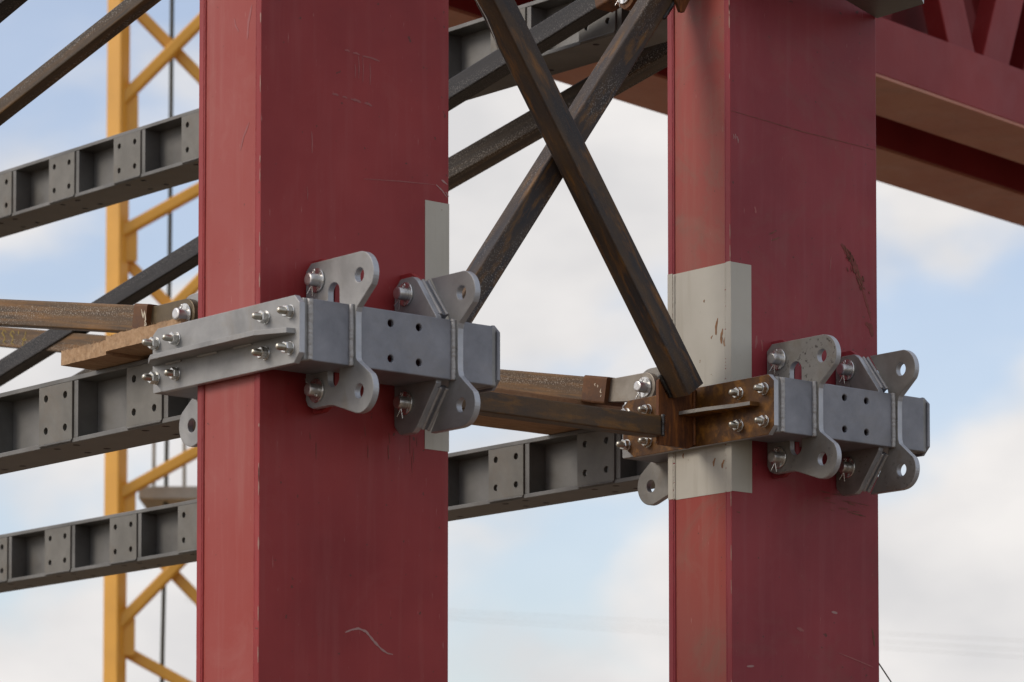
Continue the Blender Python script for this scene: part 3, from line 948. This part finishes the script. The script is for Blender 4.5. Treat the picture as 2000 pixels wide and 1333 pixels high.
# upper rusty gusset on the right column (only its corner shows at the top)
upG = empty('upper_clamp', (RX, RY, 4.95), 'upper clamp parts at the top edge of the farther column', 'clamp')
plate('gusset_plate', [(-.078, -.212), (-.062, -.211), (-.022, -.14), (-.022, .16), (-.14, .16), (-.14, -.10)], [], GY, GY + .012, 'y', 'rust_gusset', upG, .001)
plate('tie_plate', [(-.21, -.06), (-.19, -.09), (.44, -.09), (.46, -.06), (.46, .07), (.44, .09), (-.19, .09), (-.21, .07)], [], -.0215, -.0035, 'x', 'rust_plate', upG)
pl = [(.634, .0), (.634, -.004), (.624, -.213), (.585, -.242), (.10, -.242), (.10, -.20), (.30, -.15), (.401, -.090)]
plate('bottom_plate', pl, [], -.138, -.122, 'z', 'beam', upG, .002, 'cut_edge')
plate('web_plate', [(.03, -.1215), (.58, -.1215), (.58, .10), (.03, .10)], [], -.215, -.200, 'y', 'channel', upG)
plate('back_lug', fillet([(RD, -.05, .01), (RD, .2, .01), (.66, .2, .05), (.70, .02, .05), (.60, -.10, .05)], 5), [circle(.615, -.02, .018)], .150, .170, 'x', 'plate', upG)

# pinned bracing in the planes behind the columns: rising ones (brown) and falling ones (dark)
def pinned(name, xf, w, pin_yz, a, b, mat, label, sleeve_len, eye_mat, sleeve_mat, eye_r=.047, group=None, sleeve=True):
    """tube of width w whose near (-X) side lies at xf, centre line from a to b in (y, z)"""
    xc = xf + w / 2
    o = empty(name, (xc, a[0], a[1]), label, 'brace', group)
    d = Vector((0, b[0] - a[0], b[1] - a[1]))
    sweep('square_tube', sq(w, w, .0055), (0, 0, 0), d, mat, o)
    if sleeve:
        dn = d.normalized()
        sweep('sleeve', sq(w * 1.12, w * 1.12, .008), -dn * sleeve_len, dn * .012, sleeve_mat, o)
        px, pz = pin_yz[0] - a[0], pin_yz[1] - a[1]
        tip = -dn * (sleeve_len * .8)
        n2 = Vector((-dn.z, dn.y))            # in (y, z)
        hw = w * .46
        c0 = Vector((tip.y, tip.z))
        ang = math.degrees(atan2(dn.z, dn.y))
        o2 = [tuple(c0 + n2 * hw)]
        o2 += [(px + eye_r * cos(radians(ang + t)), pz + eye_r * sin(radians(ang + t))) for t in range(75, 286, 10)]
        o2 += [tuple(c0 - n2 * hw)]
        xe = .1275 if xf < 1 else RX + .1275 * RW / LW
        xl = .150 if xf < 1 else RX + .150 * RW / LW
        plate('eye_plate', o2, [circle(px, pz, .0182)], xe - .002 - xc, xl - .002 - xc, 'x', eye_mat, o, .002)
        pin(o, (xe - .002 - xc, px, pz), .3)
    return o

slope = .178
bl = pinned('pinned_brace', .112, .078, (LD + .2405, ZC + .158), (.752, 3.676), (2.35, 3.676 + 1.598 * .172), 'rust_brace',
            'rusty brown brace pinned to the nearer column, leaving at far left', .055, 'brown_eye', 'rust_sleeve', group='pinned braces behind the columns')
br = pinned('pinned_brace', RX + .108, .078, (RY + RD + .2405, ZC + .158), (.868, 3.684), (5.6, 3.684 + 4.732 * .188), 'rust_brace',
            'long rusty brace pinned to the farther column beside the shiny pin', .100, 'ground_eye', 'rust_sleeve', group='pinned braces behind the columns')
# falling dark braces
dk = pinned('pinned_brace', RX + .100, .068, (RY + .615, 4.930), (.80, 4.940), (5.6, 4.940 - 4.80 * .205), 'mill_dark',
            'dark steel brace falling leftwards behind both columns', .05, 'rust_sleeve', 'rust_sleeve', .05, group='pinned braces behind the columns')
pinned('pinned_brace', RX + .50, .078, None, (.55, 4.952), (5.2, 4.952 - 4.65 * .193), 'mill_grain',
       'grainy brown-grey steel brace falling leftwards under the dark one', 0, None, None, group='pinned braces behind the columns', sleeve=False)
pinned('pinned_brace', .46, .052, None, (.70, 4.918), (3.2, 4.918 - 2.5 * .243), 'rust_brace_dull',
       'grainy steel brace crossing the sky at upper left', 0, None, None, group='pinned braces behind the columns', sleeve=False)
pinned('pinned_brace', .13, .070, None, (.60, 5.020), (3.0, 5.020 - 2.4 * .25), 'mill_dark',
       'dark steel brace just clipping the top left corner', 0, None, None, group='pinned braces behind the columns', sleeve=False)

# handwriting on the braces
def strokes(parent, polys, w, x, mat, name='handwriting', seed=200):
    for i, p in enumerate(polys):
        ribbon(name, p, w, 'x', x, mat, parent, seed + i)
# upside-down yellow figures on the long rear brace (local to its empty): y runs away to the left of the picture
fig = []
def put(yc, pts):
    y_l = yc - .868
    fig.append([(y_l - dx * .060, y_l * .188 - dx * .060 * .188 + dy * .060) for dx, dy in pts])
put(4.185, [(.40, -.40), (.10, -.50), (-.20, -.42), (-.05, -.1), (.12, .20), (.22, .50)])
put(4.185, [(-.25, -.02), (.05, -.10), (.30, -.04)])
put(4.225, [(.0, .50), (.0, .22)])
put(4.270, [(.30, .28), (.0, .46), (-.25, .22), (.08, .02), (.10, -.15), (-.15, -.35), (.20, -.46)])
put(4.330, [(.30, .30), (.0, .46), (-.25, .22), (.08, .02), (.10, -.15), (-.15, -.35), (.20, -.46)])
put(4.395, [(-.30, .30), (.10, .46), (.25, .15), (.0, -.10), (-.3, -.3), (.20, -.40)])
strokes(br, fig, .007, -.0392, 'chalk_yellow')
fig = []
for pts in ([(.020, .034), (.010, .008), (.004, .028)], [(.004, .028), (-.002, .000), (.004, -.004)], [(-.001, -.004), (-.006, -.014), (.004, -.016), (-.001, -.004)],
            [(-.002, -.018), (-.008, -.029), (.004, -.030), (-.002, -.018)], [(-.004, -.030), (-.016, -.036)]):
    fig.append([(-.052 + a, b * 1.0 - .012) for a, b in pts])
strokes(bl, fig, .0042, -.0440, 'chalk_white', seed=230)
fig = [[(-.050, .002), (-.047, .008), (-.051, .011)], [(-.060, .004), (-.063, .000), (-.060, -.003)], [(-.078, -.010), (-.074, -.020), (-.080, -.024)], [(-.079, -.030), (-.075, -.036)]]
strokes(br, fig, .004, -.0440, 'chalk_white', seed=240)

# ------------------------------------------------------------------ red lattice girder behind at upper right
GD = radians(11.0)
gd = Vector((cos(GD), sin(GD), 0)); gn = Vector((-sin(GD), cos(GD), 0))
G0 = Vector((6.204, 3.755, 5.954))
gir = empty('lattice_girder', G0, 'large red lattice girder crossing high behind the columns', 'girder')
gir.rotation_euler = (0, 0, GD)
L0, L1 = -3.6, 14.0
CW, CG, CH = .405, .375, .285
for yo in (0, CW + CG):
    box('bottom_chord', (L0, L1), (yo, yo + CW), (.016, CH), 'red_clean', gir, .004)
    box('chord_bounce_plate', (L0, L1), (yo, yo + CW), (0, .0155), 'underside_bounce', gir, .002)  # thin plate added to carry the painted ground reflection
box('top_chord', (L0, L1), (0, CW), (1.75, 2.05), 'red_clean', gir, .006)
box('top_chord', (L0, L1), (CW + CG, 2 * CW + CG), (1.75, 2.05), 'red_clean', gir, .006)
box('deck_plate', (L0, L1), (-.35, 2 * CW + CG + .35), (2.055, 2.085), 'red_clean', gir, 0)
box('rear_web_plate', (L0, L1), (2 * CW + CG - .05, 2 * CW + CG - .03), (CH + .002, 1.748), 'red_clean', gir, 0)
node = 0.98
for k in range(-2, 9):
    xn = node + k * 1.5
    for yy in (.06, CW + CG + .06):
        for s in (-1, 1):
            sweep('lattice_diagonal', sq(.22, .10, .006), (xn + s * .14, yy + .05, CH - .01), (xn + s * .75, yy + .05, 1.76), 'red_clean', gir, (0, 1, 0))
        plate('node_plate', [(xn - .30, CH + .001), (xn + .30, CH + .001), (xn + .24, CH + .17), (xn + .03, CH + .12), (xn - .03, CH + .12), (xn - .24, CH + .17)], [], yy + .101, yy + .117, 'y', 'red_clean', gir, .002)
box('floor_plate', (L0, L1), (CW + .002, CW + CG - .002), (CH - .03, CH - .012), 'red_clean', gir, 0)

# ------------------------------------------------------------------ yellow tower crane mast, far left
Fh = Vector((cos(radians(50)), sin(radians(50)), 0)); Rh = Vector((sin(radians(50)), -cos(radians(50)), 0))
CA = Vector((11.71, 18.117, 0))
eAB = (Rh * .46 + Fh * .888)
vAD = Rh * 1.91; vAB = Fh * 1.95 + Rh * .70
legs = {'A': CA, 'B': CA + vAB, 'D': CA + vAD, 'C': CA + vAB + vAD}
crane = empty('tower_crane', CA, 'yellow lattice tower crane mast standing far behind at left', 'crane')
leg_n = {}
rotz = atan2(eAB.y, eAB.x)
for kx, p in legs.items():
    lp = p - CA
    bm = bmesh.new()
    add_box(bm, (-.0725, .0725), (-.0725, .0725), (0, 15.0), .01)
    o = link('mast_leg', bm_mesh(bm, 'mast_leg'), 'yellow', crane, lp)
    o.rotation_euler = (0, 0, rotz)
def diag(pa, pb, za, zb, name='mast_diagonal'):
    a = pa - CA + Vector((0, 0, za)); b = pb - CA + Vector((0, 0, zb))
    d = (b - a).normalized() * .04
    sweep(name, sq(.098, .098, .02), a + d, b - d, 'yellow', crane)
back = Fh * .11
for k in range(-3, 8):                                  # lacing nodes on the legs, 1.12 m apart
    z = 9.33 - 1.12 * k
    for p, q in (('A', 'D'), ('B', 'C')):
        if k % 2 == 0:
            diag(legs[p], legs[q], z + .07, z + 2.05)                       # steep, rising
            diag(legs[p] + back, legs[q] + back, z - .07, z - 1.12)         # shallow, falling
        else:
            diag(legs[p] + back, legs[q] + back, z - .07, z - 2.05)         # steep, falling
            diag(legs[p], legs[q], z + .07, z + 1.15)                       # shallow, rising
    if k in (-3, 2, 6, 7):
        for p, q in (('A', 'B'), ('D', 'C')):
            diag(legs[p], legs[q], z, z, 'mast_strut')
    for p in 'AB':
        pp = legs[p] - CA
        bm = bmesh.new(); add_box(bm, (.02, .17), (-.012, .012), (z - .16, z + .16), .004)
        o = link('gusset', bm_mesh(bm, 'gusset'), 'yellow', crane, pp)
        o.rotation_euler = (0, 0, atan2(Rh.y, Rh.x))
# landing platform, ladder stiles and the cable inside the mast
bm = bmesh.new(); add_box(bm, (0.17, 1.75), (.20, 1.70), (6.05, 6.16), .01)
o = link('platform', bm_mesh(bm, 'platform'), 'grating', crane); o.rotation_euler = (0, 0, atan2(Rh.y, Rh.x))
def at_px(u, depth=31.9):
    return Fh * 0 + Rh * ((u - 228) / 7280 * 31.6) + Fh * (depth - 31.6)
for uu in (284, 345):
    p = at_px(uu, 32.4)
    rod('ladder_stile', [p + Vector((0, 0, 6.15)), p + Vector((0, 0, 7.4))], .017, 'rod', crane)
rod('cable', [at_px(324, 32.0) + Vector((0, 0, 10.8)), at_px(322, 32.0) + Vector((0, 0, 8.2)), at_px(317, 32.0) + Vector((0, 0, 6.0)), at_px(312, 32.0) + Vector((0, 0, 4.75)), at_px(311, 32.0) + Vector((0, 0, 4.2))], .019, 'cable', crane)

# ------------------------------------------------------------------ thin wires
tag(rod('wire', [(2.60, .30, 2.870), (2.666, .30, 2.804), (2.719, .30, 2.75), (3.30, .30, 2.16), (4.2, .30, 1.4)], .0022, 'cable'), 'thin black wire slanting down beside the farther column', 'wire')
tag(rod('tie_wire', [(.75, .10, 4.70), (.832, .10, 4.591), (.870, .10, 4.545), (.899, .10, 4.495), (.915, .10, 4.46)], .0013, 'rod'), 'thin pale tie wire hanging along the front diagonal brace', 'wire')
for i, (za, zb) in enumerate([(15.42, 14.95), (15.10, 14.55), (14.85, 14.25)]):
    pa = cam.location + (Fh + Rh * (650 / 7280)) * 150; pb = cam.location + (Fh + Rh * (1080 / 7280)) * 150
    pa.z, pb.z = za + 1.6, zb + 1.6
    dd = (pb - pa) * 3
    tag(rod('overhead_line', [pa - dd, pa, pb, pb + dd], .006, 'rod'), ['uppermost', 'middle', 'lowest'][i] + ' faint overhead line in the sky at lower right', 'overhead line', 'distant overhead lines')
